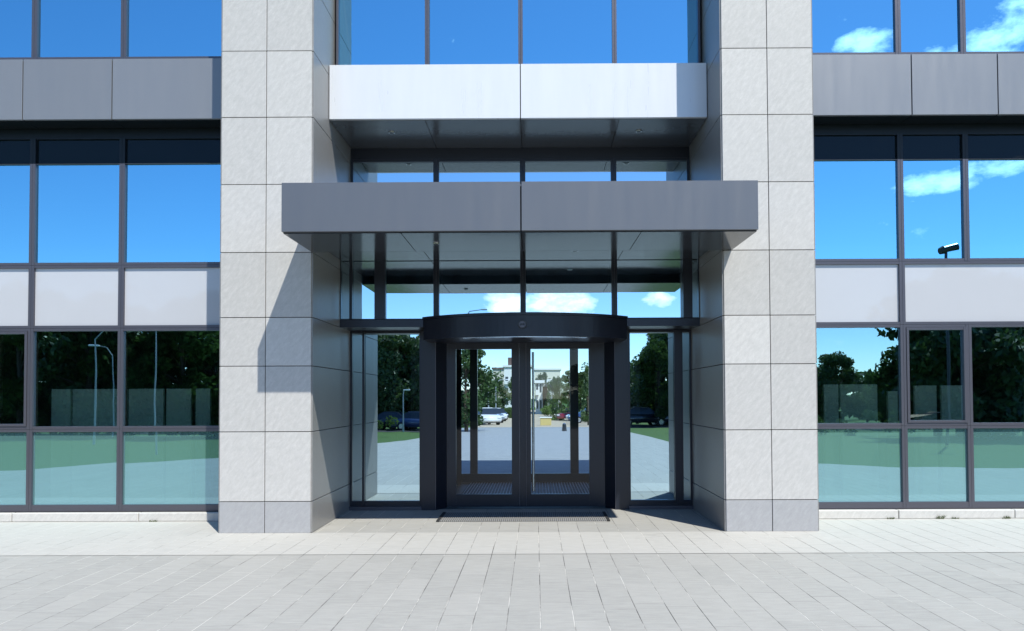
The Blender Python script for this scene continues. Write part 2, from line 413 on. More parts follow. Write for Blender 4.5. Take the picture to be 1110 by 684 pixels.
def opening(x0, x1, z0, z1, y, glassmat, parent=B, fw=.035, d=.09, name='window', child='pane', fmat='frame_metal', tilt=0, sash=False, bottom=None, top=None, left=None, right_=None):
    g = .0015; x0 += g; x1 -= g; z0 += g; z1 -= g
    l_ = fw if left is None else left; r_ = fw if right_ is None else right_
    bo = fw if bottom is None else bottom; to = fw if top is None else top
    m = MB()
    m.box(x0, x0+l_, y-.02, y+d, z0, z1); m.box(x1-r_, x1, y-.02, y+d, z0, z1)
    m.box(x0+l_, x1-r_, y-.016, y+d, z0, z0+bo); m.box(x0+l_, x1-r_, y-.016, y+d, z1-to, z1)
    f = m.build(name, fmat, parent)
    a0, a1, b0, b1 = x0+l_, x1-r_, z0+bo, z1-to
    if sash:
        s_ = MB(); w = .035; e = .003
        s_.box(a0+e, a0+w, y-.03, y+.03, b0+e, b1-e); s_.box(a1-w, a1-e, y-.03, y+.03, b0+e, b1-e)
        s_.box(a0+w, a1-w, y-.027, y+.03, b0+e, b0+w); s_.box(a0+w, a1-w, y-.027, y+.03, b1-w, b1-e)
        s_.build('sash', fmat, f); a0 += w; a1 -= w; b0 += w; b1 -= w
    yy = y+.015; tw = random.uniform(-1, 1)*.0022; ti = random.uniform(-1, 1)*.0018 + tilt
    cx, cz = (a0+a1)/2, (b0+b1)/2
    def Y(x, z): return yy + (x-cx)*tw + (z-cz)*ti
    p = MB()
    if child == 'pane': p.poly([(a0-.004, Y(a0, b0), b0-.004), (a1+.004, Y(a1, b0), b0-.004), (a1+.004, Y(a1, b1), b1+.004), (a0-.004, Y(a0, b1), b1+.004)])
    else: p.box(a0-.002, a1+.002, y+.012, y+.04, b0-.002, b1+.002)
    p.build(child, glassmat, f, rec=False)
    return f

G = 1.0
# side curtain walls (rows from the floor up); x boundaries of each bay
left_x = [-9.99, -8.81, -7.63, -6.45, -5.26, -3.40]
right_full = [3.40, 5.045, 5.905, 7.1, 8.3, 9.5]
rows = [(.12, 1.20, 'film'), (1.20, 2.53, 'win'), (2.53, 3.365, 'spandrel'), (3.365, 4.72, 'win'), (4.72, 5.06, 'head'), (6.08, 7.12, 'win'), (7.12, 7.7, 'win')]
for xs, right_side in ((left_x, False), (right_full, True)):
    for z0, z1, k in rows:
        xx = list(xs)
        if right_side and k == 'spandrel': xx = [3.40, 5.045, 7.1, 9.5]
        if right_side and z0 > 6.9: pass
        for a, c in zip(xx[:-1], xx[1:]):
            lw_ = .035
            if k == 'spandrel': opening(a, c, z0, z1, G, 'spandrel_white', name='spandrel', child='spandrel_panel')
            elif k == 'head': opening(a, c, z0, z1, G, 'head_glass', fmat='head_black', top=.01, bottom=.004)  # head row added: dark pane, frames blackened for the shade under the fascia
            elif k == 'film': opening(a, c, z0, z1, G, 'film_glass', bottom=.085)
            else:
                sash = (z0 == 1.20 and ((right_side and abs(a-5.045) < .01) or (not right_side and abs(a+7.63) < .01)))
                opening(a, c, z0, z1, G, 'vision_glass' if z0 == 1.20 else 'coated_glass', sash=sash, top=.004 if z1 == 4.72 else None, bottom=.07 if z0 == 6.08 else None)
    x0, x1 = xs[0], xs[-1]
    sgx = 1 if right_side else -1
    # sill ledge
    m = MB(); n = 5; lx0, lx1 = (3.56, 9.5) if right_side else (-9.99, -3.56)
    cuts = [lx0, *([4.9, 6.4, 8.0] if right_side else [-8.3, -6.6, -4.95]), lx1]
    for a, c in zip(cuts[:-1], cuts[1:]): m.box(a+.004, c-.004, .875+random.uniform(0, .004), 1.1, .004, .115, .008)
    m.build('sill_ledge', 'sill_stone', B)
    MB().box(min(lx0, lx1), max(lx0, lx1), .96, 1.09, .0, .118).build('sill_upstand', 'joint', B)
    # projecting fascia band
    seams = [3.56, 5.06, 6.165, 7.27, 8.4, 9.5] if right_side else [-9.99, -8.72, -7.55, -6.39, -5.235, -3.56]
    zf0, zf1 = 5.20, 5.985
    band = MB().box(min(lx0, lx1), max(lx0, lx1), .70, G+.1, zf0+.01, zf1-.01).build('fascia_band', 'joint', B)
    m = MB()
    for a, c in zip(seams[:-1], seams[1:]): m.box(a+.007, c-.007, .675, .72, zf0, zf1, .002)
    m.build('fascia_panels', 'cladding_grey', band)
    m = MB()
    for a, c in zip(seams[:-1], seams[1:]): m.box(a+.004, c-.004, .722, G+.09, zf0-.004, zf0+.012)
    m.build('soffit', 'head_black', band)
    MB().box(min(lx0, lx1), max(lx0, lx1), .722, G+.09, zf1-.012, zf1+.006).build('coping', 'frame_metal', band)
    MB().box(min(lx0, lx1), max(lx0, lx1), G+.0, G+.08, 5.062, 5.194).build('window_head', 'head_black', B)
    MB().box(min(lx0, lx1), max(lx0, lx1), G-.01, G+.08, 5.992, 6.078).build('window_foot', 'frame_metal', B)

# centre upper band and glass over the entrance
zf0, zf1 = 5.19, 5.895
band = MB().box(-2.43, 2.43, .72, 1.87, zf0+.01, zf1-.01).build('fascia_band', 'joint', B)
m = MB()
for a, c in ((-2.432, .026), (.038, 2.432)): m.box(a, c, .69, .74, zf0, zf1, .002)
m.build('fascia_panels', 'white_panel', band)
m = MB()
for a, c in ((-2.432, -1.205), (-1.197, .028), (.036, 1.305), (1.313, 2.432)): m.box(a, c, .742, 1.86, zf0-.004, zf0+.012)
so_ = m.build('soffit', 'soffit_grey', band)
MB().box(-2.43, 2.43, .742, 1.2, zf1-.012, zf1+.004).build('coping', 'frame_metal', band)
def downlight(x, y, z, r, parent):
    m = MB(); m.tube((x, y, z), (x, y, z-.012), r, r*.95, 16); m.build('downlight', 'steel', parent)
    MB().tube((x, y, z-.012), (x, y, z-.014), r*.68, r*.68, 14).build('downlight_lens', 'black_plastic', parent)
downlight(-1.72, 1.18, zf0-.004, .045, band); downlight(1.62, 1.18, zf0-.004, .045, band)
cx_ = [-2.41, -1.205, .032, 1.275, 2.41]
for a, c in zip(cx_[:-1], cx_[1:]): opening(a, c, 5.90, 7.7, .95, 'coated_glass', fw=.028, fmat='frame_metal')

# recess glazing --------------------------------------------------
RY = 1.87
bx = [-2.44, -1.207, .038, 1.348, 2.44]
CY = 1.30                     # the strip of glass above the door stands forward of the side lights
def fx(x): return .2107+(x-.2107)*(9.081+CY)/(9.081+RY)
for i, (a, c) in enumerate(zip(bx[:-1], bx[1:])):
    opening(a, c, 3.87, 5.03, RY, 'lobby_glass', fmat='dark_frame', fw=.038)
for i, (a, c) in enumerate(((-2.438, fx(-1.207)), (fx(-1.207), fx(.038)), (fx(.038), fx(1.348)), (fx(1.348), 2.438))):
    opening(a, c, 2.66, 3.55, CY, 'lobby_glass', fmat='dark_frame', fw=.036, bottom=.008, left=.008 if i == 0 else None, right_=.008 if i == 3 else None)
for a, c in ((fx(-2.45), fx(-2.41)), (fx(-2.09), fx(-1.935)), (fx(2.33), fx(2.46))):
    MB().box(a, c, CY-.03, CY+.01, 2.668, 3.548).build('mullion', 'dark_frame', B)
MB().box(-2.44, 2.44, RY-.01, RY+.08, 5.032, 5.184).build('window_head', 'dark_frame', B)
MB().box(-2.44, 2.44, RY-.03, RY+.1, 3.60, 3.868).build('floor_band', 'dark_frame', B)
for a, c in ((-2.44, -1.415), (1.53, 2.44)):
    opening(a, c, .0, 2.548, RY, 'lobby_glass', fmat='dark_frame', fw=.03, bottom=.125)
    MB().box(a, c, RY-.06, RY-.022, .0, .05).build('threshold', 'frame_metal', B)
for a, c in ((-2.44, -1.308), (1.454, 2.44)): MB().box(a, c, CY-.03, RY+.09, 2.552, 2.655).build('transom', 'dark_frame', B)
MB().box(-2.262, -2.232, RY-.035, RY+.0, .06, 2.548).build('mullion', 'dark_frame', B)
MB().box(2.19, 2.31, RY-.035, RY+.0, .06, 2.548).build('mullion', 'dark_frame', B)

# entrance canopy -------------------------------------------------
cy0 = -1.08
can = MB().box(-2.43, 2.43, cy0+.05, -.0, 3.36, 3.83).box(-2.43, 2.43, .002, CY-.04, 3.485, 3.83).box(-2.43, 2.43, CY-.038, RY-.04, 3.56, 3.83).build('entrance_canopy', 'joint', B)
m = MB()
for a, c in ((-2.455, .058), (.072, 2.558)): m.box(a, c, cy0, cy0+.05, 3.348, 3.866, .002)
m.build('fascia_panels', 'canopy_grey', can)
m = MB()
for s0, s1 in ((-2.455, -2.433), (2.433, 2.558)): m.box(s0, s1, cy0+.052, -.004, 3.35, 3.866)
m.build('end_panels', 'canopy_grey', can)
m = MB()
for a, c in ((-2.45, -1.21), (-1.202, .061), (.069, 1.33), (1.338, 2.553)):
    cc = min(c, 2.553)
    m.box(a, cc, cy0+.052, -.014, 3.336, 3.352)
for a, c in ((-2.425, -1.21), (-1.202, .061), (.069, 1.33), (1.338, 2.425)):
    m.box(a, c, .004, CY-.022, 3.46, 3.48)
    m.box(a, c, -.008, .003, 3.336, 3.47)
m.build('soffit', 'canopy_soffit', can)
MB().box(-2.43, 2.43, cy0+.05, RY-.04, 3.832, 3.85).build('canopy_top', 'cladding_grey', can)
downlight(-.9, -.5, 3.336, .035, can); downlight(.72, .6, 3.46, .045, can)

# revolving door --------------------------------------------------
D = MB().prism([(-1.412, 1.80), (-1.215, 1.80), (-1.085, 2.05), (-1.085, 2.13), (-1.412, 2.13)], 0, 2.549).build('revolving_door', 'door_metal', B)
MB().prism([(1.525, 1.80), (1.525, 2.13), (1.215, 2.13), (1.215, 2.05), (1.345, 1.80)], 0, 2.549).build('post', 'door_metal', D)
MB().box(-1.212, -1.205, 1.792, 1.80, .0, 2.42).build('post_trim', 'frame_metal', D)
MB().box(1.335, 1.342, 1.792, 1.80, .0, 2.42).build('post_trim', 'frame_metal', D)
DX, DR = .06, 2.06; DYc = 1.27+DR
HX, HR = .073, 2.004; HY = .73+HR; a_ = math.asin(1.379/HR)
def arcp(dr, n=36): return [(HX+(HR+dr)*math.cos(-math.pi/2-a_+2*a_*i/n), HY+(HR+dr)*math.sin(-math.pi/2-a_+2*a_*i/n)) for i in range(n+1)]
MB().prism(arcp(0), 2.38, 2.652).build('header', 'door_metal', D)
MB().prism(arcp(.02), 2.654, 2.687).build('header_lip', 'door_metal', D)
MB().arc(HX, HY, HR-.07, HR-.012, -math.pi/2-.55*a_, -math.pi/2+.55*a_, 2.368, 2.3785).build('header_seal', 'steel', D)
MB().box(-1.306, 1.452, 1.29, 2.052, 2.382, 2.65).build('header_box', 'door_metal', D)
MB().box(-1.9, 2.0, 2.125, 5.5, 2.57, 2.60).build('drum_ceiling', 'dark_frame', D)
# sensor on the header
MB().tube((.045, .735, 2.53), (.045, .705, 2.53), .058, .055, 24).build('door_sensor', 'black_plastic', D)
MB().tube((.045, .7045, 2.53), (.045, .701, 2.53), .043, .041, 24).build('sensor_ring', 'frame_metal', D)
MB().tube((.029, .7005, 2.53), (.029, .694, 2.53), .014, .011, 12).build('sensor_lens', 'black_plastic', D)
MB().tube((.062, .7005, 2.53), (.062, .694, 2.53), .014, .011, 12).build('sensor_lens', 'black_plastic', D)
# front leaves
for (x0, x1, hs) in ((-1.083, -.022, 1), (-.018, 1.213, -1)):
    ly0, ly1 = 2.06, 2.12
    wi = .115; wo = .135 if x0 < -.5 else .225
    a0 = x0+(wo if hs > 0 else .16); a1 = x1-(wi if hs > 0 else wo)
    lf = MB().box(x0, a0, ly0, ly1, .012, 2.465).box(a1, x1, ly0, ly1, .012, 2.465).box(a0, a1, ly0+.004, ly1, .012, .19).box(a0, a1, ly0+.004, ly1, 2.30, 2.465).build('door_leaf', 'door_metal', D)
    MB().poly([(a0, 2.09, .19), (a1, 2.09, .19), (a1, 2.09, 2.30), (a0, 2.09, 2.30)]).build('leaf_glass', 'clear_glass', D, rec=False)
MB().box(-.032, -.024, 2.045, 2.06, .02, 2.43).box(.072, .078, 2.04, 2.06, .02, 2.43).build('leaf_trim', 'frame_metal', D)
MB().box(-.02, .07, 2.03, 2.06, .02, 2.43).build('centre_post', 'door_metal', D)
m = MB(); m.tube((.175, 2.20, .22), (.175, 2.20, 2.26), .018); m.tube((.175, 2.2, .9), (.175, 2.12, .9), .012); m.tube((.175, 2.2, 1.6), (.175, 2.12, 1.6), .012)
m.build('push_bar', 'steel', D, smooth=False)
# curved side walls of the drum and the rear opening
t0 = math.asin((2.2-DYc)/DR)
MB().arc(DX, DYc, DR-.04, DR, t0, .93, 0, 2.565).build('drum_wall', 'dark_frame', D)
MB().arc(DX, DYc, DR-.04, DR, math.pi-.93, math.pi-t0, 0, 2.565).build('drum_wall', 'dark_frame', D)
FY = 5.25
for x0, x1 in ((-1.016, -.878), (.857, 1.012)):
    MB().box(x0, x1, FY, FY+.1, 0.171, 2.499).build('rear_post', 'door_metal', D)
MB().box(-1.35, 1.42, FY, FY+.1, 0.0, .17).build('rear_rail', 'door_metal', D)
MB().box(-1.35, 1.42, FY, FY+.1, 2.50, 2.565).build('rear_rail', 'door_metal', D)
MB().poly([(-1.35, FY+.05, .17), (1.42, FY+.05, .17), (1.42, FY+.05, 2.5), (-1.35, FY+.05, 2.5)]).build('rear_glass', 'clear_glass', D, rec=False)
# building volume: floors, ceilings, end walls and rear wall with the passage left open
YB = 5.6
m = MB()
for x0, x1 in ((-10, -2.2), (2.3, 9.5)):
    m.box(x0, x1, YB, YB+.25, 0, 7.5)
m.box(-2.2, 2.3, YB, YB+.25, 2.6, 7.5)
m.build('rear_wall', 'facade_white', B)
m = MB()
m.box(-9.99, -2.46, 1.12, YB, 3.42, 3.60).box(2.46, 9.49, 1.12, YB, 3.42, 3.60)
m.box(-2.4, 2.4, RY+.12, YB, 3.65, 3.8); m.box(-9.99, 9.49, 2.0, YB, 5.3, 5.6); m.box(-9.99, -3.6, 1.12, 2.0, 5.3, 5.6); m.box(3.6, 9.49, 1.12, 2.0, 5.3, 5.6)
m.build('floor_slab', 'interior_wall', B)
MB().box(-10, 9.5, 1.1, YB+.25, 7.72, 7.8).build('roof', 'cladding_grey', B)
MB().box(-10.2, -10.0, 1.0, YB+.25, 0, 7.72).box(9.51, 9.7, 1.0, YB+.25, 0, 7.72).build('end_wall', 'facade_white', B)
MB().box(-9.99, -2.5, YB-.06, YB-.01, 0.0, 7.5).box(2.5, 9.49, YB-.06, YB-.01, 0, 7.5).box(-2.5, 2.5, YB-.06, YB-.01, 2.85, 7.5).box(-2.5, -2.2, 2.3, YB-.08, 0, 3.4).box(2.3, 2.5, 2.3, YB-.08, 0, 3.4).build('inner_lining', 'interior_wall', B)

# mats ------------------------------------------------------------
mt = MB().box(-1.03, 1.12, .79, 1.50, .004, .014).build('door_mat', 'scraper_mat', label='thin grey ribbed entrance mat set in the paving before the revolving door', cat='mat')
MB().box(-1.07, -1.032, .77, 1.50, .004, .02).build('mat_edge', 'rubber', mt)
MB().box(1.122, 1.16, .77, 1.50, .004, .02).build('mat_edge', 'rubber', mt)
MB().box(-1.02, 1.15, 2.2, 5.2, .0, .012).build('floor_mat', 'ribbed_mat', label='dark ribbed mat lying inside the revolving door drum', cat='mat')

# partition screens behind the side glazing -----------------------
def upx(px, Yw):  # image column -> X on plane Y (horizontal approx.)
    return .2107 + (px-574.0)/830*(9.081+Yw)
SY = 1.9
lab = {0: 'leftmost pale green screen behind the left ground floor glass', 1: 'wide pale green screen behind the second left window', 2: 'pale green screen just right of the left window mullion',
       3: 'pale green screen between two dark gaps behind the left glass', 4: 'narrow pale green screen nearest the left stone pier', 5: 'narrow pale green screen nearest the right stone pier',
       6: 'wide pale green screen behind the first right window', 7: 'slim lower green screen standing apart behind the first right window', 8: 'green screen at the left half of the small opening sash', 9: 'green screen at the right half of the small opening sash'}
for i, (a, c, zt) in enumerate([(48,69,1.74), (71,130,1.74), (132,170,1.74), (173,200,1.74), (205,221,1.74), (886,902,1.76), (904,944,1.76), (955,967,1.66), (984,1008,1.74), (1013,1042,1.74)]):
    s_ = MB().box(upx(a, SY), upx(c, SY), SY, SY+.05, .12, zt, .006).build('partition_screen', 'screen_fabric', label=lab[i], cat='screen', group='pale screens behind the ground floor windows')
    MB().box(upx(a, SY)+.05, upx(c, SY)-.05, SY-.1, SY+.15, .0, .03).build('foot', 'frame_metal', s_)
# open book / papers on the sill behind the right sash
m = MB().side([(1.25, 1.33), (1.25, 1.335), (1.6, 1.36), (1.6, 1.355)], 5.22, 5.50)
o = MB(); o.poly([(5.20, 1.35, 1.28), (5.48, 1.35, 1.32), (5.48, 1.6, 1.335), (5.26, 1.6, 1.31)]); o.poly([(5.48, 1.35, 1.32), (5.75, 1.35, 1.37), (5.70, 1.6, 1.37), (5.48, 1.6, 1.335)])
m.bm.free()
o.box(5.46, 5.50, 1.4, 1.5, .2, 1.3)
o.build('desk_stand', 'paper', label='white open folder on a thin stand behind the small opening sash', cat='stand')

# weeds in the joint below the right ledge
for i, (x, hh, lb) in enumerate([(4.78, .035, 'tiny weed in the joint below the right stone ledge, nearest the pier'), (5.42, .06, 'largest little weed below the right stone ledge'), (5.62, .03, 'small flat weed right of the largest one below the ledge'), (6.28, .045, 'little weed below the right ledge near the picture edge'), (-4.75, .03, 'tiny weed below the left stone ledge')]):
    m = MB(); rnd = random.Random(i)
    for k in range(34):
        a = rnd.uniform(0, 6.28); l_ = hh*rnd.uniform(.5, 1.2); w = .004
        p = Vector((x+rnd.uniform(-.05, .05), .866+rnd.uniform(-.008, .004), .001)); t = p+Vector((math.cos(a)*l_*.6, -abs(math.sin(a))*l_*.5, l_*.8)); n_ = Vector((-math.sin(a), math.cos(a), 0))*w
        m.poly([p-n_, p+n_, t+n_*.8, t-n_*.4])
    m.build('weed', 'weed', label=lb, cat='weed', group='weeds in the joint below the ledge', rec=False)

# ------------------------------------------------------------------ trees, cars, lamps
def leaf_mesh(name, clumps, nleaf, size, mat):
    bm = bmesh.new()
    for k in range(nleaf):
        c, r = random.choice(clumps)
        d = Vector((random.gauss(0,1), random.gauss(0,1), random.gauss(0,1))).normalized()*r*(random.random()**.4)
        d.z *= .8
        p = Vector(c)+d; s_ = size*random.uniform(.6, 1.3)
        u = Vector((random.gauss(0,1), random.gauss(0,1), random.gauss(0,1))).normalized(); w = u.orthogonal().normalized()
        bm.faces.new([bm.verts.new(p+q) for q in (u*s_, w*s_*.55, -u*s_*.8, -w*s_*.55)])
    me = bpy.data.meshes.new(name); bm.to_mesh(me); bm.free(); me.materials.append(MAT[mat]); return me
def make_tree(h, cw, mat, nl=5200, leaf=.13, base=.25, seed=1, conic=False):
    random.seed(seed)
    root = empty('tree', None, None)
    m = MB(); pts = [Vector((0,0,0)), Vector((.08,.05,h*.3)), Vector((-.05,.1,h*.62)), Vector((0,0,h*.85))]; rr = [.2, .15, .09, .03]
    for i in range(3): m.tube(pts[i], pts[i+1], rr[i]*h/8, rr[i+1]*h/8, 8)
    cl_ = []
    for k in range(40):
        z = h*random.uniform(base, .93)
        f = (z/h-base)/(1-base); prof = (1-f)*.9+.1 if conic else math.sin(math.pi*(.18+.78*f))
        a = random.uniform(0, 6.283); r = cw*prof*random.uniform(.35, 1)
        c = (r*math.cos(a), r*math.sin(a), z); cl_.append((c, cw*random.uniform(.2, .42)*(.6+.5*prof)))
        if k % 2 == 0: m.tube((0, 0, z*.72), c, .05*h/8, .015*h/8, 6)
    m.build('trunk', 'bark', root)
    o = bpy.data.objects.new('crown', leaf_mesh('crown', cl_, nl, leaf, mat)); COL.objects.link(o); o.parent = root
    return root
def make_car(paint, van=False):
    root = empty('parked_car', None, None)
    L = 2.15
    lo = [(-L,.28), (-L-.02,.55), (-L+.12,.82), (-1.05,.93), (1.25,.95), (L-.05,.9), (L,.6), (L-.03,.28)]
    m = MB().side(lo, -.86, .86)
    bmesh.ops.bevel(m.bm, geom=m.bm.edges[:], offset=.07, segments=2, affect='EDGES'); m.build('body', paint, root, smooth=True)
    ca = [(-1.05,.92), (-.35,1.42), (.75,1.45), (1.75,.94)] if not van else [(-1.3,.92), (-.9,1.75), (1.95,1.8), (2.05,.94)]
    bm_ = MB(); a = [bm_.bm.verts.new((-.80, *ca[0])), bm_.bm.verts.new((-.62, *ca[1])), bm_.bm.verts.new((-.62, *ca[2])), bm_.bm.verts.new((-.80, *ca[3]))]
    c = [bm_.bm.verts.new((.80, *ca[0])), bm_.bm.verts.new((.62, *ca[1])), bm_.bm.verts.new((.62, *ca[2])), bm_.bm.verts.new((.80, *ca[3]))]
    for q in ((a[0],a[1],a[2],a[3]), (c[3],c[2],c[1],c[0])) + tuple((a[i], c[i], c[(i+1)%4], a[(i+1)%4]) for i in range(4)): bm_.bm.faces.new(q)
    bm_.build('windows', 'pane_dark', root)
    MB().box(-.6, .6, ca[1][0]+.05, ca[2][0]-.05, ca[1][1]-.02, ca[2][1]+.03, .01).build('roof', paint, root)
    for sx in (-.78, .78):
        for y in (-1.3, 1.3):
            w = MB().tube((sx-.1, y, .32), (sx+.1, y, .32), .32, n=20).build('wheel', 'rubber', root)
            MB().tube((sx+(-.11 if sx < 0 else .11), y, .32), (sx, y, .32), .2, n=12).build('rim', 'steel', w)
    for sx in (-.65, .65):
        MB().box(sx-.16, sx+.16, -L-.03, -L+.1, .6, .74, .02).build('headlight', 'lamp_clear', root)
        MB().box(sx-.14, sx+.14, L-.1, L+.02, .66, .8, .02).build('tail_lamp', 'lamp_red', root)
    return root
def place(o, x, y, rz, label, cat, group, sc=1.0, first=True, z=0):
    o.location = (x, y, z+H(y)); o.rotation_euler = (0, 0, rz); o.scale = (sc, sc, sc); tag(o, label, cat, group); return o
used = set()
def put(proto, x, y, rz, label, cat, group, sc=1.0, z=0):
    o = proto if proto.name not in used else copy_tree(proto); used.add(proto.name)
    return place(o, x, y, rz, label, cat, group, sc, z=z)

# --- beyond the building, seen through the revolving door
tA = make_tree(8.5, 2.6, 'leaf_green', 6500, .16, seed=3); tB = make_tree(8, 3.0, 'leaf_dark', 7000, .17, base=.12, seed=5); tC = make_tree(10, 2.2, 'leaf_green', 6500, .16, base=.1, seed=9, conic=True)
GR = 'trees along the street beyond the door'
def col(px, D): return .2107+(px-575)/830*D
def rtree(proto, ph, px, D, top, rz, label, wide=1.0, group=GR):
    y = D-9.08; h = 1.6+(430-top)/830*D-H(y)
    o = put(proto, col(px, D), y, rz, label, 'tree', group, h/ph); o.scale.x *= wide; o.scale.y *= wide
rtree(tB, 8, 521, 96, 402, .4, 'dark round tree left of the street, between the door post and the white block', .85)
rtree(tB, 8, 534, 120, 409, 1.4, 'lower dark tree touching the left side of the white block', .8)
rtree(tB, 8, 500, 46, 372, 2.1, 'tall dark tree at the far left edge of the doorway view')
rtree(tA, 8.5, 553, 130, 404, 2.2, 'tree overlapping the white block beside the centre post', .6)
rtree(tC, 10, 612, 88, 392, .5, 'tallest pointed green tree right of the street', .95)
rtree(tA, 8.5, 603, 100, 404, 3.3, 'rounded green tree left of the tallest pointed tree', .55)
rtree(tA, 8.5, 621, 92, 402, 1.3, 'rounded green tree right of the tallest pointed tree', .6)
rtree(tA, 8.5, 583, 150, 401, 4.0, 'green tree in front of the flat roofed cream block', .6)
rtree(tB, 8, 594, 118, 408, 1.9, 'round tree between the small houses and the street trees', .45)
rtree(tC, 10, 624, 84, 398, 2.9, 'slim tree left of the slimmest pointed tree', .7)
rtree(tC, 10, 632, 62, 387, 1.5, 'slim pointed tree at the right edge of the doorway view', .55)
rtree(tB, 8, 648, 80, 385, 2.6, 'dark tree partly behind the right door jamb')
# hedge
def hedge(x0, x1, y, h, d, label, mat='leaf_light'):
    cl_ = [((x, random.uniform(-d/2, d/2), random.uniform(.15, h*.8)), .38) for x in [x0+(x1-x0)*i/40 for i in range(41)]]
    cl_ = [((c[0]-(x0+x1)/2, c[1], c[2]), r) for c, r in cl_]
    o = bpy.data.objects.new('hedge', leaf_mesh('hedge', cl_, 5000, .09, mat)); COL.objects.link(o)
    o.location = ((x0+x1)/2, y, H(y)); tag(o, label, 'hedge')
hedge(col(583,90), col(626,90), 81, 2.1, 1.4, 'long clipped light green hedge right of the street')
hedge(col(627,80), col(660,80), 71, 1.7, 1.2, 'lower green hedge at the right edge of the doorway view')
hedge(col(543,110), col(554,110), 101, 1.7, 1.0, 'short dark hedge at the end of the car row', 'leaf_green')
cw = make_car('car_white'); cr_ = make_car('car_red'); cb = make_car('car_blue'); cd = make_car('car_dark'); cs = make_car('car_silver')
CG = 'cars parked along the street beyond the door'
def pc(p, px, D, rz, label): put(p, col(px, D), D-9.08, rz, label, 'car', CG)
pc(cw, 520, 66, .35, 'white car nearest the door, left of the tan street')
pc(cs, 526.5, 76, .3, 'silver car parked behind the nearest white car')
pc(cw, 531, 86, .3, 'white car third in the left row')
pc(cd, 534.5, 97, .25, 'dark car at the far end of the left row')
pc(cr_, 614, 88, -.5, 'red car parked before the hedge on the right')
pc(cb, 634, 72, -1.4, 'blue car behind the right door post')
YP = 62-9.08; zp = H(YP)
pt = MB().box(col(580,62), col(592,62), YP, YP+.8, zp, zp+.6, .02).build('planter', 'yellow_paint', label='low ochre planter box on the tan paving', cat='planter')
MB().box(col(580,62)-.05, col(592,62)+.05, YP-.05, YP+.85, zp+.602, zp+.68, .01).build('rim', 'facade_white', pt)
YP = 46.-9.08; zp = H(YP); xp = col(606,46)
bl = MB().tube((xp, YP, zp), (xp, YP, zp+.42), .15, .11, 14).build('bollard', 'black_plastic', label='short black bollard at the plaza edge', cat='bollard')
MB().tube((xp, YP, zp+.42), (xp, YP, zp+.5), .11, .03, 14).build('cap', 'steel', bl)
def lamp(x, y, h, label, group, arm=1.2, rz=0, k=1.0):
    r = empty('street_lamp', label, 'lamp', (x, y, H(y)), rz, group)
    m = MB().tube((0,0,0), (0,0,h*.9), .07*k, .04*k); m.tube((0,0,h*.9), (arm*.35,0,h*.985), .04*k, .035*k); m.tube((arm*.35,0,h*.985), (arm,0,h), .035*k, .03*k); m.build('pole', 'pole_grey', r)
    MB().box(arm-.1, arm+.4, -.12, .12, h-.05, h+.04, .03).build('lamp_head', 'lamp_clear', r)
LG = 'street lamps'
lamp(col(532,84), 75, 4.6, 'grey street lamp left of the tan street by the parked cars', LG, rz=.3)
lamp(col(524,80), 71, 4.2, 'shorter street lamp before the dark tree at the left', LG, rz=2.8)
def block(name, x0, x1, y0, y1, h, nx, nz, wall, label, roofm='facade_white', zw=2.9, attic=False):
    r = empty(name, label, 'building', ((x0+x1)/2, y0, H(y0))); w, d = (x1-x0), (y1-y0)
    MB().box(-w/2, w/2, 0, d, 0, h).build('wall', wall, r)
    m = MB().box(-w/2-.4, w/2+.4, -.4, d+.4, h+.003, h+.5); m.build('roof', roofm, r)
    for i in range(nx):
        for j in range(nz):
            cx = -w/2+(i+.5)*w/nx; cz = 1.7+j*zw; ww = w/nx*.27
            if cz+.8 > h: continue
            MB().box(cx-ww, cx+ww, -.06, -.004, cz-.75, cz+.75).build('window', 'pane_dark', r)
            if j and i % 2 == 0: MB().box(cx-ww*1.6, cx+ww*1.6, -1.1, -.005, cz-1.25, cz-.35).build('balcony', wall, r)
    if attic: MB().box(-w/2+1, w/2-1, 1, d-1, h+.51, h+2.6).build('attic', 'roof_brown', r)
    return r
def cz_(top, D): return 1.6+(430-top)/830*D-H(D-9)
block('apartment_block', col(541,205), col(570,205), 196, 210, cz_(395.5,205)-.5, 5, 4, 'facade_white', 'white corner apartment block with balconies and brown attic seen through the left leaf', attic=True, zw=3)
block('apartment_block', col(529,230), col(541,230), 221, 233, cz_(398,230)-.5, 2, 4, 'facade_cream', 'smaller grey cream block left of the white corner block', 'roof_brown', zw=3)
block('flat_block', col(574,225), col(602,225), 216, 230, cz_(399,225)-.5, 6, 4, 'facade_cream', 'cream block with a white flat roof beyond the right leaf', 'facade_white', zw=3)
block('town_house', col(575,135), col(582.5,135), 126, 136, cz_(412,135)-.5, 2, 2, 'facade_white', 'narrow white town house beside the pink gable in the right leaf')
block('town_house', col(583,140), col(588,140), 131, 141, cz_(416,140)-.5, 1, 2, 'facade_pink', 'narrow pink town house between the white ones in the right leaf')
block('town_house', col(590,130), col(600.5,130), 121, 131, cz_(411,130)-.5, 2, 2, 'facade_white', 'white town house left of the green trees in the right leaf')

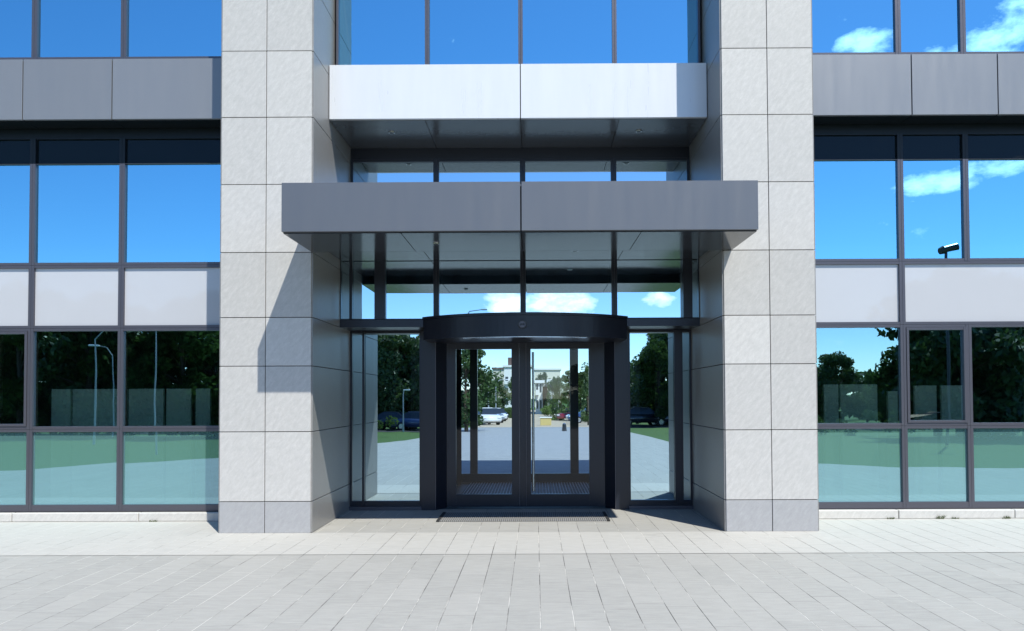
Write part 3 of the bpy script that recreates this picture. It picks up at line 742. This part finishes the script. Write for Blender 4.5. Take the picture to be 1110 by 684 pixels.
# --- behind the camera: reflected in the glass
RG = 'trees behind the lawn reflected in the glass'
tD = make_tree(9, 3.4, 'leaf_dark', 15000, .21, base=.06, seed=21); tE = make_tree(9, 3.2, 'leaf_green', 12000, .19, base=.08, seed=22); tF = make_tree(9, 2.9, 'leaf_dark', 13000, .19, base=.1, seed=25)
words = ['first','second','third','fourth','fifth','sixth','seventh','eighth','ninth','tenth','eleventh','twelfth']
def refl(px, V, plane): # image column, unfolded distance, mirror plane -> X, Y in front of the facade
    return .2107+(px-577)/830*V, 2*plane-(V-9.081)
def rt(i, px, V, p, top, text, plane=1.0):
    x, y = refl(px, V, plane); h = 1.6+(430-top)/830*V-H(y)
    put(p, x, y, random.uniform(0, 6), text % words[i], 'tree', RG, h/9)
for i, (px, V, p, top) in enumerate([(232,46,tD,300), (195,42,tF,310), (160,47,tE,352), (128,43,tD,318), (95,41,tF,300), (58,44,tD,305), (20,40,tE,300), (-20,43,tD,300), (-80,44,tF,300), (-150,46,tD,300), (-220,48,tE,290), (-300,50,tD,290)]):
    rt(i, px, V, p, top, 'dark leafy tree, the %s from the pier in the left window reflections')
for i, (px, V, p, top) in enumerate([(900,60,tE,383), (935,68,tF,402), (962,56,tE,396), (1010,38,tF,300), (1036,36,tD,276), (1085,38,tE,296), (1130,38,tD,290), (1180,40,tF,290), (1260,42,tD,280), (1340,45,tD,280)]):
    rt(i, px, V, p, top, 'leafy tree, the %s from the pier in the right window reflections')
for i, (px, V, p, top) in enumerate([(402,68,tD,345), (422,64,tE,352), (446,66,tF,350), (466,68,tD,352), (495,72,tF,360), (520,74,tD,365)]):
    rt(i, px, V, p, top, 'dark tree, the %s in the left lobby glass reflection', RY)
for i, (px, V, p, top) in enumerate([(688,68,tE,392), (712,60,tF,360), (722,66,tE,352), (745,64,tD,345), (660,72,tE,390), (640,74,tD,385)]):
    rt(i, px, V, p, top, 'green tree, the %s in the right lobby glass reflection', RY)
def cr2(px, V, proto, rz, label, plane=RY):
    x, y = refl(px, V, plane); put(proto, x, y, rz, label, 'car', 'cars reflected in the glass')
cr2(450, 59, cb, 1.5, 'blue car reflected in the left lobby glass'); cr2(424, 61, cd, 1.7, 'dark car reflected beside the blue one')
cr2(694, 60, cd, 1.5, 'dark car reflected in the right lobby glass'); cr2(722, 61, cb, 1.6, 'blue car reflected at the edge of the right lobby glass')
cr2(210, 56, cs, 1.5, 'silver car reflected near the left pier', 1.0); cr2(150, 57, cd, 1.6, 'dark car reflected behind the lamp posts', 1.0)
x, y = refl(100, 30, 1); lamp(x, y, 4.6, 'pale street lamp reflected in the second left window', LG, rz=0, k=.6)
x, y = refl(165, 24, 1); lamp(x, y, 5.2, 'slim street lamp reflected beside the left pier', LG, arm=.8, rz=2.5, k=.4)
x, y = refl(120, 38, 1); lamp(x, y, 4.6, 'small street lamp reflected near the left mullion', LG, arm=.7, rz=2.9, k=.6)
x, y = refl(433, 52, RY); lamp(x, y, 2.9, 'short lamp reflected before the blue car', LG, arm=.1)
x, y = refl(497, 60, RY); lamp(x, y, 9.3, 'tall street lamp reflected above the door header', LG, arm=1.6)
x, y = refl(1021, 27, 1.0)
fl = empty('floodlight', 'dark floodlight on a pole reflected in the right upper window', 'lamp', (x, y, H(y)))
MB().tube((0,0,0), (0,0,6.8), .06, .05).build('pole', 'dark_frame', fl)
MB().tube((-.22, 0, 6.84), (-.1, 0, 6.88), .12, .15, 14).tube((-.1, 0, 6.88), (.42, 0, 7.0), .11, .13, 14).build('lamp_head', 'black_plastic', fl)
hedge(-34, -8, -30, 1.3, 1.2, 'long low hedge reflected behind the left lawn', 'leaf_green')
hedge(8, 34, -30, 1.3, 1.2, 'long low hedge reflected behind the right lawn', 'leaf_green')
# the far-off wood that closes the view behind the road
wc = []
for i in range(420):
    x = random.uniform(-75, 75)
    if abs(x+.5) < 5: continue
    wc.append(((x, random.uniform(-8, 3), random.uniform(.3, 4.6)), 1.5))
o = bpy.data.objects.new('far_wood', leaf_mesh('far_wood', wc, 30000, .42, 'leaf_dark')); COL.objects.link(o); o.location = (0, -72, H(-72))
tag(o, 'dark far-off wood closing the view beyond the road behind the plaza', 'wood', kind='stuff')
